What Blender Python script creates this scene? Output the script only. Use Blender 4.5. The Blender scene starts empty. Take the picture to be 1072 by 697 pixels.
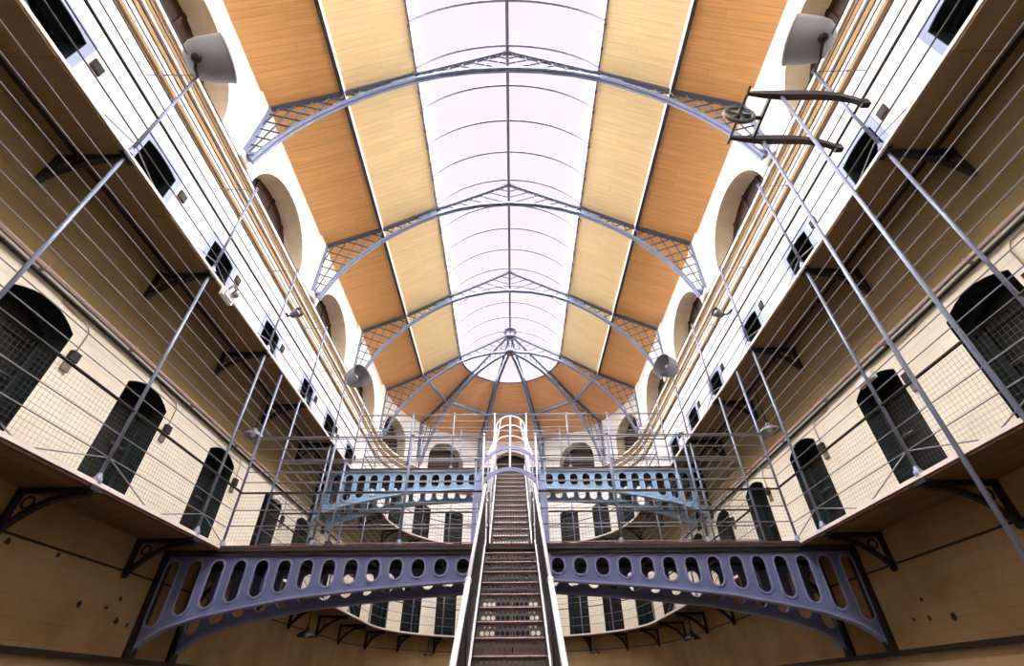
import bpy, math, random
from mathutils import Vector, Matrix
from math import pi, sin, cos, sqrt, radians as RAD
random.seed(7)
SC = bpy.context.scene
COL = SC.collection

# ------------------------------------------------------------------ dimensions (metres)
W = 4.72            # wall face, half width of the hall
GE = 4.0            # gallery edge, half width of the open well
YC = 15.05          # centre of the apse wall
YE = 15.30          # centre of the apse gallery edge
Z1, Z2 = 3.09, 5.99  # gallery floors
ZC = 10.57          # eaves
XP, ZP = 3.325, 11.22
XS, ZS = 1.96, 12.05
ZR = 13.19
TY = [0.99, 4.505, 8.02, 11.535, 15.05]
YB = -2.0           # back of the hall

# ------------------------------------------------------------------ materials
def lin(c):
    c = c / 255.0
    return c / 12.92 if c <= 0.04045 else ((c + 0.055) / 1.055) ** 2.4
def rgb(r, g, b): return (lin(r), lin(g), lin(b), 1)

def mat_base(name):
    m = bpy.data.materials.new(name); m.use_nodes = True
    nt = m.node_tree; bs = nt.nodes['Principled BSDF']
    return m, nt, bs

def paint(name, col, rough=0.5, metal=0.0, var=0.12, scale=6.0, bump=0.0, bscale=40.0, spec=0.4):
    m, nt, bs = mat_base(name)
    N = nt.nodes; L = nt.links
    bs.inputs['Roughness'].default_value = rough
    bs.inputs['Metallic'].default_value = metal
    bs.inputs['Specular IOR Level'].default_value = spec
    tc = N.new('ShaderNodeTexCoord')
    no = N.new('ShaderNodeTexNoise'); no.inputs['Scale'].default_value = scale; no.inputs['Detail'].default_value = 4
    L.new(tc.outputs['Object'], no.inputs['Vector'])
    rp = N.new('ShaderNodeValToRGB')
    a = [c * (1 - var) for c in col[:3]] + [1]; b = [min(1, c * (1 + var)) for c in col[:3]] + [1]
    rp.color_ramp.elements[0].color = a; rp.color_ramp.elements[1].color = b
    rp.color_ramp.elements[0].position = 0.3; rp.color_ramp.elements[1].position = 0.7
    L.new(no.outputs['Fac'], rp.inputs['Fac']); L.new(rp.outputs['Color'], bs.inputs['Base Color'])
    if bump:
        nb = N.new('ShaderNodeTexNoise'); nb.inputs['Scale'].default_value = bscale; nb.inputs['Detail'].default_value = 5
        L.new(tc.outputs['Object'], nb.inputs['Vector'])
        bp = N.new('ShaderNodeBump'); bp.inputs['Strength'].default_value = bump; bp.inputs['Distance'].default_value = 0.02
        L.new(nb.outputs['Fac'], bp.inputs['Height']); L.new(bp.outputs['Normal'], bs.inputs['Normal'])
    return m

def wall_paint(name):
    """Limewashed rubble masonry: tan at the bottom, cream on the first storey, shade painted in tan under the top gallery, white above."""
    m, nt, bs = mat_base(name); N = nt.nodes; L = nt.links
    bs.inputs['Roughness'].default_value = 0.85; bs.inputs['Specular IOR Level'].default_value = 0.15
    tc = N.new('ShaderNodeTexCoord'); sp = N.new('ShaderNodeSeparateXYZ'); L.new(tc.outputs['Object'], sp.inputs['Vector'])
    nz = N.new('ShaderNodeTexNoise'); nz.inputs['Scale'].default_value = 1.6; nz.inputs['Detail'].default_value = 6
    L.new(tc.outputs['Object'], nz.inputs['Vector'])
    dv = N.new('ShaderNodeMath'); dv.operation = 'DIVIDE'; dv.inputs[1].default_value = 12.0
    L.new(sp.outputs['Z'], dv.inputs[0])
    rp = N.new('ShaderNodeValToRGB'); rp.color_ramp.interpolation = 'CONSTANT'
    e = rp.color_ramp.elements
    zones = [(0.0, rgb(190, 162, 126)), (1.8, rgb(174, 146, 108)), (3.07, rgb(246, 240, 222)), (4.86, rgb(140, 122, 88)), (5.97, rgb(250, 248, 246))]  # tan zone below the top gallery has its shade painted in
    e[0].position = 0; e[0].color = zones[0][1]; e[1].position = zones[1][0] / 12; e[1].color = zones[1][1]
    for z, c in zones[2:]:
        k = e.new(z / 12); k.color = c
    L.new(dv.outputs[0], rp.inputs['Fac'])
    # coursed masonry under the paint
    cb = N.new('ShaderNodeCombineXYZ'); ad = N.new('ShaderNodeMath'); ad.operation = 'ADD'
    L.new(sp.outputs['X'], ad.inputs[0]); L.new(sp.outputs['Y'], ad.inputs[1])
    L.new(ad.outputs[0], cb.inputs['X']); L.new(sp.outputs['Z'], cb.inputs['Y'])
    br = N.new('ShaderNodeTexBrick'); br.inputs['Scale'].default_value = 1.0
    br.inputs['Brick Width'].default_value = 0.52; br.inputs['Row Height'].default_value = 0.17
    br.inputs['Mortar Size'].default_value = 0.006; br.inputs['Mortar Smooth'].default_value = 0.6
    br.inputs['Color1'].default_value = (1, 1, 1, 1); br.inputs['Color2'].default_value = (.9, .9, .9, 1); br.inputs['Mortar'].default_value = (.62, .6, .58, 1)
    L.new(cb.outputs[0], br.inputs['Vector'])
    # stains
    r2 = N.new('ShaderNodeValToRGB'); r2.color_ramp.elements[0].position = 0.28; r2.color_ramp.elements[1].position = 0.62
    r2.color_ramp.elements[0].color = (.72, .66, .58, 1); r2.color_ramp.elements[1].color = (1, 1, 1, 1)
    L.new(nz.outputs['Fac'], r2.inputs['Fac'])
    m1 = N.new('ShaderNodeMix'); m1.data_type = 'RGBA'; m1.blend_type = 'MULTIPLY'; m1.inputs['Factor'].default_value = 0.32
    L.new(rp.outputs['Color'], m1.inputs[6]); L.new(br.outputs['Color'], m1.inputs[7])
    m2 = N.new('ShaderNodeMix'); m2.data_type = 'RGBA'; m2.blend_type = 'MULTIPLY'
    # the bare lower masonry is more stained than the painted storeys
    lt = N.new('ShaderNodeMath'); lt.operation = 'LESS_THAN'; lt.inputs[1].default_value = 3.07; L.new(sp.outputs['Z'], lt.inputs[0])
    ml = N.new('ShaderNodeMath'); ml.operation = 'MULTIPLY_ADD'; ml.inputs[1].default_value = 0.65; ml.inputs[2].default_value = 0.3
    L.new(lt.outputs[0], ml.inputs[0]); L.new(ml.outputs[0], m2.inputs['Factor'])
    L.new(m1.outputs[2], m2.inputs[6]); L.new(r2.outputs['Color'], m2.inputs[7])
    L.new(m2.outputs[2], bs.inputs['Base Color'])
    nb = N.new('ShaderNodeTexNoise'); nb.inputs['Scale'].default_value = 9; nb.inputs['Detail'].default_value = 7
    L.new(tc.outputs['Object'], nb.inputs['Vector'])
    mm = N.new('ShaderNodeMath'); mm.operation = 'MULTIPLY_ADD'; mm.inputs[1].default_value = 0.6
    L.new(nb.outputs['Fac'], mm.inputs[0]); L.new(br.outputs['Fac'], mm.inputs[2])
    bp = N.new('ShaderNodeBump'); bp.inputs['Strength'].default_value = 0.35; bp.inputs['Distance'].default_value = 0.03; bp.invert = True
    L.new(mm.outputs[0], bp.inputs['Height']); L.new(bp.outputs['Normal'], bs.inputs['Normal'])
    return m

def boards(name, col, axis='Y', width=0.13, length=3.0, dark=0.55, var=0.16, rough=0.55, grain=1.0):
    """Boards whose joints follow one axis (planks lie across 'axis')."""
    m, nt, bs = mat_base(name); N = nt.nodes; L = nt.links
    bs.inputs['Roughness'].default_value = rough; bs.inputs['Specular IOR Level'].default_value = 0.3
    tc = N.new('ShaderNodeTexCoord'); sp = N.new('ShaderNodeSeparateXYZ'); L.new(tc.outputs['Object'], sp.inputs['Vector'])
    cb = N.new('ShaderNodeCombineXYZ')
    o = 'Y' if axis == 'X' else 'X'
    L.new(sp.outputs[o], cb.inputs['X']); L.new(sp.outputs[axis], cb.inputs['Y'])
    br = N.new('ShaderNodeTexBrick'); br.inputs['Scale'].default_value = 1.0
    br.inputs['Brick Width'].default_value = length; br.inputs['Row Height'].default_value = width
    br.inputs['Mortar Size'].default_value = 0.0035; br.inputs['Mortar Smooth'].default_value = 0.3
    c = col
    br.inputs['Color1'].default_value = [min(1, v * (1 + var)) for v in c[:3]] + [1]
    br.inputs['Color2'].default_value = [v * (1 - var) for v in c[:3]] + [1]
    br.inputs['Mortar'].default_value = [v * dark for v in c[:3]] + [1]
    L.new(cb.outputs[0], br.inputs['Vector'])
    mp = N.new('ShaderNodeMapping'); mp.inputs['Scale'].default_value = (1.5, 30, 1) ; L.new(cb.outputs[0], mp.inputs['Vector'])
    no = N.new('ShaderNodeTexNoise'); no.inputs['Scale'].default_value = 1.0; no.inputs['Detail'].default_value = 5
    L.new(mp.outputs[0], no.inputs['Vector'])
    r = N.new('ShaderNodeValToRGB'); r.color_ramp.elements[0].color = (1 - .28 * grain, 1 - .34 * grain, 1 - .4 * grain, 1); r.color_ramp.elements[1].color = (1, 1, 1, 1)
    r.color_ramp.elements[0].position = 0.32; r.color_ramp.elements[1].position = 0.66
    L.new(no.outputs['Fac'], r.inputs['Fac'])
    mx = N.new('ShaderNodeMix'); mx.data_type = 'RGBA'; mx.blend_type = 'MULTIPLY'; mx.inputs['Factor'].default_value = 1
    L.new(br.outputs['Color'], mx.inputs[6]); L.new(r.outputs['Color'], mx.inputs[7]); L.new(mx.outputs[2], bs.inputs['Base Color'])
    bp = N.new('ShaderNodeBump'); bp.inputs['Strength'].default_value = 0.3; bp.inputs['Distance'].default_value = 0.01; bp.invert = True
    L.new(br.outputs['Fac'], bp.inputs['Height']); L.new(bp.outputs['Normal'], bs.inputs['Normal'])
    return m

def glass_mat():
    m = bpy.data.materials.new('skylight_glass'); m.use_nodes = True; nt = m.node_tree; N = nt.nodes; L = nt.links
    for n in list(N): N.remove(n)
    out = N.new('ShaderNodeOutputMaterial'); mix = N.new('ShaderNodeMixShader'); mix.inputs[0].default_value = 0.05
    tr = N.new('ShaderNodeBsdfTransparent'); tr.inputs['Color'].default_value = (0.99, 0.965, 1.0, 1)
    gl = N.new('ShaderNodeBsdfGlossy'); gl.inputs['Roughness'].default_value = 0.15
    L.new(tr.outputs[0], mix.inputs[1]); L.new(gl.outputs[0], mix.inputs[2]); L.new(mix.outputs[0], out.inputs[0])
    return m

M = {}
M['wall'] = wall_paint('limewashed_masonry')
M['white'] = paint('white_plaster', rgb(248, 244, 238), .8, var=.03, scale=3, bump=.1)
M['reveal'] = paint('cream_reveal_plaster', rgb(232, 216, 186), .8, var=.08, scale=4, bump=.2)
M['ochre'] = paint('ochre_band_paint', rgb(150, 121, 80), .7, var=.12, scale=5)
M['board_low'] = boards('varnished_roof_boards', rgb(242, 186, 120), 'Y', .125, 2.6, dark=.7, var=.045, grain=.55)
M['board_skylit'] = boards('skylit_roof_boards', rgb(249, 224, 170), 'Y', .125, 2.6, dark=.75, var=.03, grain=.4)  # upper roof boards, skylight brightness painted in as a paler tone
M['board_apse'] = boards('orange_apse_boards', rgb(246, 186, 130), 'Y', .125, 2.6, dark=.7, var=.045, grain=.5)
M['iron_shaded'] = paint('shaded_iron_paint', rgb(84, 88, 104), .5, .1, var=.1)  # truss iron darkened, shadow on the top chords put into the colour
M['lattice'] = paint('grey_lattice_paint', rgb(72, 78, 94), .5, .1, var=.1)
M['board_dark'] = boards('dark_shutter_boards', rgb(60, 37, 24), 'Z', .16, 1.7, rough=.6)
M['iron'] = paint('pale_blue_iron_paint', rgb(122, 137, 166), .45, .1, var=.1, scale=10, bump=.05)
M['sky_iron'] = paint('grey_skylight_iron', rgb(120, 114, 134), .5, .1, var=.08)
M['rail'] = paint('light_grey_rail_paint', rgb(134, 136, 145), .38, .25, var=.1, scale=8)
M['post'] = paint('blue_grey_post_paint', rgb(124, 134, 160), .38, .2, var=.12, scale=8)
M['dark'] = paint('black_iron_paint', rgb(30, 26, 26), .5, .1, var=.25, scale=8)
M['bracket'] = paint('black_bracket_paint', rgb(34, 28, 26), .6, 0, var=.3, scale=6)
M['thin'] = paint('dark_grey_wire', rgb(62, 60, 66), .45, .1, var=.1)
M['wire'] = paint('galvanised_wire', rgb(92, 95, 96), .5, .3, var=.1)
M['girder'] = paint('violet_blue_girder_paint', rgb(106, 116, 160), .5, 0, var=.1, scale=5, bump=.08, bscale=18)
M['girder_edge'] = paint('pale_violet_girder_edge', rgb(132, 138, 178), .45, 0, var=.08, scale=5)
M['girder2'] = paint('pale_blue_girder_paint', rgb(138, 178, 212), .5, 0, var=.12, scale=5, bump=.08, bscale=18)
M['girder2_edge'] = paint('pale_blue_girder_edge', rgb(160, 194, 222), .45, 0, var=.08, scale=5)
M['slab'] = None
M['fascia'] = paint('pinkish_white_nosing', rgb(240, 226, 220), .6, 0, var=.06)
M['plank'] = boards('dark_gallery_planks', rgb(134, 108, 78), 'X', .17, 3.5, dark=.25, var=.18, rough=.75)
M['stone'] = boards('tan_gallery_flags', rgb(132, 112, 84), 'Y', 1.757, 4.0, dark=.4, var=.05, rough=.85, grain=.3)
M['deck'] = paint('red_brown_deck_wood', rgb(100, 62, 54), .7, 0, var=.25, scale=12)
M['tread'] = paint('worn_red_tread_iron', rgb(124, 92, 88), .45, .1, var=.3, scale=14, bump=.1)
M['riser'] = paint('grey_perforated_riser', rgb(112, 110, 114), .5, .15, var=.15, scale=12)
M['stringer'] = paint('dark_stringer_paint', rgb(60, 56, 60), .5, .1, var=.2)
M['white_iron'] = paint('white_handrail_paint', rgb(226, 226, 236), .35, .05, var=.05)
M['cage'] = paint('lavender_cage_paint', rgb(146, 154, 200), .4, .05, var=.08)
M['cage2'] = paint('pale_cage_paint', rgb(206, 206, 226), .4, .05, var=.06)
M['lamp'] = paint('grey_lamp_enamel', rgb(134, 137, 142), .5, .1, var=.06)
M['lamp_in'] = paint('lamp_inner_reflector', rgb(140, 140, 142), .4, .3, var=.04)
M['door'] = paint('near_black_door_iron', rgb(20, 24, 24), .55, .1, var=.35, scale=5, bump=.1)
M['door_frame'] = paint('bottle_green_door_frame', rgb(30, 44, 44), .5, 0, var=.2, scale=5)
M['blue_white'] = paint('bluish_white_surround', rgb(158, 174, 208), .6, 0, var=.05)
M['box'] = paint('maroon_lock_box', rgb(22, 12, 14), .6, 0, var=.2)
M['box_pale'] = paint('stone_grey_box_plate', rgb(120, 110, 96), .6, 0, var=.2)
M['pipe'] = paint('pinkish_conduit_paint', rgb(178, 150, 138), .5, 0, var=.12)
M['floor'] = paint('grey_flagstones', rgb(74, 70, 66), .7, 0, var=.2, scale=1.5)
M['glass'] = glass_mat()
M['bulb'] = paint('white_fitting_plastic', rgb(240, 240, 236), .4, 0, var=.02)

# ------------------------------------------------------------------ mesh builder
class MB:
    def __init__(s): s.v = []; s.f = []; s.mi = []; s.cur = 0
    def quad(s, *pts):
        b = len(s.v); s.v += [tuple(p) for p in pts]; s.f.append(tuple(range(b, b + len(pts)))); s.mi.append(s.cur)
    def box(s, x0, x1, y0, y1, z0, z1):
        b = len(s.v)
        s.v += [(x, y, z) for z in (z0, z1) for x, y in ((x0, y0), (x1, y0), (x1, y1), (x0, y1))]
        for f in ((3, 2, 1, 0), (4, 5, 6, 7), (0, 1, 5, 4), (1, 2, 6, 5), (2, 3, 7, 6), (3, 0, 4, 7)):
            s.f.append(tuple(b + i for i in f)); s.mi.append(s.cur)
    def ring_sweep(s, rings, closed_ring=True, closed_path=False, caps=True):
        n = len(rings[0]); b = len(s.v)
        for r in rings: s.v += [tuple(p) for p in r]
        m = len(rings); rng = range(m) if closed_path else range(m - 1)
        for i in rng:
            j = (i + 1) % m
            for k in range(n if closed_ring else n - 1):
                l = (k + 1) % n
                s.f.append((b + i * n + k, b + i * n + l, b + j * n + l, b + j * n + k)); s.mi.append(s.cur)
        if caps and closed_ring and not closed_path:
            s.f.append(tuple(b + k for k in range(n))[::-1]); s.mi.append(s.cur)
            s.f.append(tuple(b + (m - 1) * n + k for k in range(n))); s.mi.append(s.cur)
    def tube(s, pts, r, n=6, closed=False):
        pts = [Vector(p) for p in pts]; rings = []
        m = len(pts)
        for i, p in enumerate(pts):
            if closed: t = pts[(i + 1) % m] - pts[i - 1]
            else: t = pts[min(i + 1, m - 1)] - pts[max(i - 1, 0)]
            t.normalize()
            a = Vector((0, 0, 1)) if abs(t.z) < .95 else Vector((0, 1, 0))
            u = t.cross(a).normalized(); w = u.cross(t)
            rr = r[i] if isinstance(r, (list, tuple)) else r
            rings.append([p + rr * (u * cos(2 * pi * k / n) + w * sin(2 * pi * k / n)) for k in range(n)])
        s.ring_sweep(rings, True, closed)
    def bar(s, pts, w, h, up=(0, 0, 1), closed=False):
        """rectangular bar along points: w across, h along 'up' (up may be a function of index)"""
        pts = [Vector(p) for p in pts]; rings = []; m = len(pts)
        for i, p in enumerate(pts):
            if closed: t = pts[(i + 1) % m] - pts[i - 1]
            else: t = pts[min(i + 1, m - 1)] - pts[max(i - 1, 0)]
            t.normalize(); a = Vector(up(i) if callable(up) else up)
            u = t.cross(a).normalized(); q = u.cross(t).normalized()
            hh = h[i] if isinstance(h, (list, tuple)) else h
            ww = w[i] if isinstance(w, (list, tuple)) else w
            rings.append([p + u * ww / 2 * sx + q * hh / 2 * sy for sx, sy in ((-1, -1), (1, -1), (1, 1), (-1, 1))])
        s.ring_sweep(rings, True, closed)
    def lathe(s, prof, origin, axis, n=24, capped=False):
        o = Vector(origin); a = Vector(axis).normalized()
        h = Vector((0, 0, 1)) if abs(a.z) < .9 else Vector((1, 0, 0))
        u = a.cross(h).normalized(); w = a.cross(u)
        rings = [[o + a * z + r * (u * cos(2 * pi * k / n) + w * sin(2 * pi * k / n)) for k in range(n)] for r, z in prof]
        s.ring_sweep(rings, True, False, capped)
    def ball(s, c, r, n=10):
        prof = [(max(1e-4, r * sin(pi * i / 6)), -r * cos(pi * i / 6)) for i in range(7)]
        s.lathe(prof, c, (0, 0, 1), n)
    def plate(s, s0, s1, lo, hi, holes, front, back=None, extra=(), walls=True):
        """sheet in (s,z) with holes; front/back map (s,z) to 3-D; back gives it thickness"""
        br = {s0, s1, *[e for e in extra if s0 < e < s1]}
        for h in holes: br.update(x for x in h['s'] if s0 <= x <= s1)
        br = sorted(br); out = []
        for x in br:
            if not out or x - out[-1] > 1e-6: out.append(x)
        br = out
        for a, b in zip(br, br[1:]):
            mid = (a + b) / 2
            hs = sorted([h for h in holes if h['s'][0] - 1e-7 <= a and b <= h['s'][-1] + 1e-7], key=lambda h: h['lo'](mid))
            ca, cb = lo(a), lo(b)
            for h in hs + [None]:
                ta, tb = (hi(a), hi(b)) if h is None else (h['lo'](a), h['lo'](b))
                if ta - ca > 1e-5 or tb - cb > 1e-5:
                    s.quad(front(a, ca), front(b, cb), front(b, tb), front(a, ta))
                    if back: s.quad(back(a, ca), back(a, ta), back(b, tb), back(b, cb))
                if h: ca, cb = h['hi'](a), h['hi'](b)
            if back:
                s.quad(front(a, lo(a)), back(a, lo(a)), back(b, lo(b)), front(b, lo(b)))
                s.quad(front(a, hi(a)), front(b, hi(b)), back(b, hi(b)), back(a, hi(a)))
        if back:
            for x in (s0, s1): s.quad(front(x, lo(x)), front(x, hi(x)), back(x, hi(x)), back(x, lo(x)))
            if walls:
                for h in holes: s.hole_walls(h, front, back)
    def hole_walls(s, h, front, back, bottom=True):
        S = h['s']
        for a, b in zip(S, S[1:]):
            for g in ((h['lo'], h['hi']) if bottom else (h['hi'],)):
                s.quad(front(a, g(a)), front(b, g(b)), back(b, g(b)), back(a, g(a)))
        for x in (S[0], S[-1]):
            if h['hi'](x) - h['lo'](x) > 1e-4:
                s.quad(front(x, h['lo'](x)), front(x, h['hi'](x)), back(x, h['hi'](x)), back(x, h['lo'](x)))
    def build(s, name, mats, parent=None, smooth=False):
        me = bpy.data.meshes.new(name); me.from_pydata(s.v, [], s.f)
        if not isinstance(mats, (list, tuple)): mats = [mats]
        for m in mats: me.materials.append(m)
        me.polygons.foreach_set('material_index', s.mi)
        if smooth: me.polygons.foreach_set('use_smooth', [True] * len(s.f))
        me.update()
        o = bpy.data.objects.new(name, me); COL.objects.link(o)
        if parent:
            o.parent = parent
            o.matrix_parent_inverse = parent.matrix_basis.inverted()
        return o

def tag(o, label=None, cat=None, group=None, kind=None):
    if label: o['label'] = label
    if cat: o['category'] = cat
    if group: o['group'] = group
    if kind: o['kind'] = kind
    return o
def empty(name, loc, label, cat, group=None, kind=None):
    o = bpy.data.objects.new(name, None); COL.objects.link(o); o.location = loc; o.empty_display_size = .1
    return tag(o, label, cat, group, kind)

def arc_s(c, hw, n=12): return [c - hw * cos(pi * i / n) for i in range(n + 1)]
def seg_door(c, hw, z0, zs, rise, k=1.0):     # k converts metres to the wall's own coordinate
    return dict(s=[c - hw * k + 2 * hw * k * i / 8 for i in range(9)], lo=lambda s: z0, hi=lambda s: zs + rise * (1 - ((s - c) / (hw * k)) ** 2))
def round_arch(c, r, z0, spring, k=1.0):
    return dict(s=arc_s(c, r * k, 20), lo=lambda s: z0, hi=lambda s: spring + sqrt(max(0, r * r - ((s - c) / k) ** 2)))
def slot(c, r, z0, z1):
    f = lambda s: sqrt(max(0, r * r - (s - c) ** 2))
    return dict(s=arc_s(c, r, 12), lo=lambda s: z0 + r - f(s), hi=lambda s: z1 - r + f(s))
def grow(h, d):
    S = h['s']; c = (S[0] + S[-1]) / 2; hw = (S[-1] - S[0]) / 2
    return c, hw

ORD = ['nearest', 'second', 'third', 'fourth', 'fifth', 'sixth', 'seventh', 'eighth', 'ninth', 'tenth']

# ------------------------------------------------------------------ walls with their openings
DEP = 0.30
ARCHD = 0.42
side_doors = {  # centre positions along the wall
    ('left', 1): [3.60, 5.33, 7.31, 9.39, 11.05, 12.95], ('right', 1): [3.52, 5.20, 7.15, 9.05, 10.80, 12.60],
    ('left', 2): [1.82, 3.58, 5.30, 7.30, 9.38, 11.05, 12.9], ('right', 2): [1.75, 3.46, 5.19, 7.12, 9.19, 10.85, 12.6]}
apse_doors = {1: [-80, -63.5, -46.5, -30, 0, 30, 46.5, 63.5, 80], 2: [-62, -46.3, -29, 29, 46.3, 62]}
arch_y = [-0.77, 2.745, 6.26, 9.775, 13.29]
arch_a = [-72, -36, 0, 36, 72]

door_n = [0]; win_n = [0]
def make_door(h, front, level, label, k, parent_dir):
    """recessed cell door: painted jamb lining, iron leaf with straps, bolt"""
    door_n[0] += 1
    c = (h['s'][0] + h['s'][-1]) / 2; hw = (h['s'][-1] - h['s'][0]) / 2
    z0 = h['lo'](c); zt = h['hi'](c)
    root = empty('door_%d' % door_n[0], front(c, z0, DEP), label, 'cell door', None, 'structure')
    f = MB(); f.hole_walls(h, lambda s, z: front(s, z, 0.0), lambda s, z: front(s, z, DEP + .02))
    # inner stop frame
    st = dict(s=[c + (x - c) * .86 for x in h['s']], lo=lambda s: z0, hi=lambda s: h['hi'](c + (s - c) / .86) - .05)
    f.plate(h['s'][0], h['s'][-1], lambda s: z0, h['hi'], [st], lambda s, z: front(s, z, DEP - .07), lambda s, z: front(s, z, DEP - .02))
    f.build('door_frame', M['door_frame'], root)
    l = MB(); l.plate(h['s'][0], h['s'][-1], lambda s: z0, h['hi'], [], lambda s, z: front(s, z, DEP), lambda s, z: front(s, z, DEP + .05), extra=h['s'])
    l.build('door_leaf', M['door'], root)
    b = MB()
    zz = [z0 + .22, z0 + (zt - z0) * .48, zt - .3]
    for z in zz:
        a0, a1 = c - hw * .84, c + hw * .84
        b.plate(a0, a1, lambda s: z - .03, lambda s: z + .03, [], lambda s, q: front(s, q, DEP - .018), lambda s, q: front(s, q, DEP - .001))
    b.build('strap', M['dark'], root)
    t = MB(); zb = z0 + (zt - z0) * .55
    t.tube([front(c + hw * .25, zb, DEP - .04), front(c + hw * .95, zb, DEP - .04)], .016, 8)
    t.build('bolt', M['wire'], root, True)
    return root

def make_window(h, front, label):
    """deep clerestory arch: plastered reveal, dark boarded back and a mullion cross"""
    win_n[0] += 1
    c = (h['s'][0] + h['s'][-1]) / 2; hw = (h['s'][-1] - h['s'][0]) / 2
    z0 = h['lo'](c); zt = h['hi'](c)
    root = empty('window_%d' % win_n[0], front(c, z0, ARCHD), label, 'clerestory arch', None, 'structure')
    r = MB(); r.hole_walls(h, lambda s, z: front(s, z, 0.0), lambda s, z: front(s, z, ARCHD + .01)); r.build('window_reveal', M['reveal'], root)
    p = MB(); p.plate(h['s'][0], h['s'][-1], lambda s: z0, h['hi'], [], lambda s, z: front(s, z, ARCHD), lambda s, z: front(s, z, ARCHD + .04), extra=h['s'])
    p.build('shutter', M['board_dark'], root)
    g = MB(); w = hw * .03
    zs = z0 + (zt - z0) * .55
    for q in (-.5, 0, .5):
        cc = c + q * hw
        g.plate(cc - w, cc + w, lambda s: z0, lambda s: h['hi'](cc) - .02, [], lambda s, z: front(s, z, ARCHD - .03), lambda s, z: front(s, z, ARCHD - .001))
    g.build('shutter_rail', M['board_dark'], root)
    return root

lock_boxes = []
light_boxes = []
for side, sg in (('left', -1), ('right', 1)):
    fr = lambda s, z, d=0.0, sg=sg: (sg * (W + d), s, z)
    holes = []; dl = []
    for lev in (1, 2):
        for i, y in enumerate(side_doors[(side, lev)]):
            if lev == 1: h = seg_door(y, .40, Z1, 4.55, .13)
            else: h = seg_door(y, .31, Z2, 7.235, .035)
            holes.append(h); dl.append((lev, i, y, h))
    wl = []
    for i, y in enumerate(arch_y):
        h = round_arch(y, 1.2, 8.3, 8.85); holes.append(h); wl.append((i, h))
    w = MB(); w.plate(YB, YC, lambda s: 0.0, lambda s: ZC + .12, holes, lambda s, z: fr(s, z))
    wo = w.build('wall_' + side, M['wall']); tag(wo, None, None, None, 'structure')
    # holes and patches in the bare lower masonry
    for yy, zz, rr in {'left': [(5.85, 2.25, .04), (6.43, 2.39, .03), (6.26, 2.27, .025), (6.52, 2.16, .04), (6.73, 2.15, .025), (4.66, 2.6, .03), (5.27, 2.62, .025)], 'right': [(6.13, 2.26, .022), (6.39, 2.09, .022), (6.14, 2.08, .03), (5.79, 2.05, .035)]}[side]:
        q = MB(); n = 9; pts = []
        for k in range(n):
            a = 2 * pi * k / n; r_ = rr * random.uniform(.65, 1.25); pts.append((yy + r_ * cos(a), zz + r_ * sin(a)))
        q.ring_sweep([[(sg * (W - d), py, pz) for py, pz in pts] for d in (.004, -.02)], True, False)
        q.build('putlog_hole', M['bracket'], wo)
    lev_name = {1: 'lower', 2: 'upper'}
    n1 = {1: 0, 2: 0}
    for lev, i, y, h in dl:
        nm = ORD[i]
        lab = {1: 'dark arched iron cell door on the lower %s gallery, %s from the camera' , 2: 'short black cell doorway on the upper %s gallery, %s from the camera'}[lev] % (side, nm)
        d = make_door(h, fr, lev, lab, 1, sg)
        if lev == 2:   # painted surround
            q = MB(); c = y; hw = .31
            big = dict(s=[c + (x - c) * 1.0 for x in h['s']], lo=h['lo'], hi=h['hi'])
            q.plate(c - hw - .09, c + hw + .09, lambda s: Z2, lambda s: 7.36, [h], lambda s, z: fr(s, z, -.012), lambda s, z: fr(s, z, .01))
            q.build('painted_surround', M['blue_white'], d)
        lock_boxes.append((side, lev, i, y))
    for i, h in wl:
        make_window(h, fr, 'round headed clerestory arch with dark boards high on the %s wall, %s from the camera' % (side, ['the one behind the lens', 'nearest', 'second', 'third', 'fourth'][i]))

kA = 1.0 / W
frA = lambda a, z, d=0.0: ((W + d) * sin(a), YC + (W + d) * cos(a), z)
holes = []; dl = []; wl = []
for lev in (1, 2):
    for a in apse_doors[lev]:
        h = seg_door(RAD(a), .385 if a else .62, Z1 if lev == 1 else Z2, 4.55 if lev == 1 else 7.25, .1, kA); holes.append(h); dl.append((lev, a, h))
for a in arch_a:
    h = round_arch(RAD(a), .83, 8.3, 9.27, kA); holes.append(h); wl.append((a, h))
w = MB(); w.plate(-pi / 2, pi / 2, lambda s: 0.0, lambda s: ZC + .12, holes, lambda s, z: frA(s, z), extra=[-pi / 2 + pi * i / 60 for i in range(61)])
tag(w.build('wall_end', M['wall']), None, None, None, 'structure')
pos_word = {-80: 'at the far left', -63.5: 'second from the left', -46.5: 'third from the left', -30: 'just left of the stair', 30: 'just right of the stair', 46.5: 'third from the right', 63.5: 'second from the right', 80: 'at the far right',
            -62: 'at the far left', -46.3: 'second from the left', -29: 'just left of the stair', 29: 'just right of the stair', 46.3: 'second from the right', 62: 'at the far right'}
for lev, a, h in dl:
    if a == 0: make_door(h, frA, lev, 'wide dark doorway of the lower gallery at the end, straight behind the stair', kA, 0)
    else: make_door(h, frA, lev, 'tall dark cell door of the curved %s gallery at the end, %s' % ({1: 'lower', 2: 'upper'}[lev], pos_word[a]), kA, 0)
for a, h in wl:
    make_window(h, frA, 'small round headed clerestory arch in the curved end wall, %s' % {-72: 'far left one', -36: 'left of the stair cage', 0: 'behind the stair cage', 36: 'right of the stair cage', 72: 'far right one'}[a])

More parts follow.
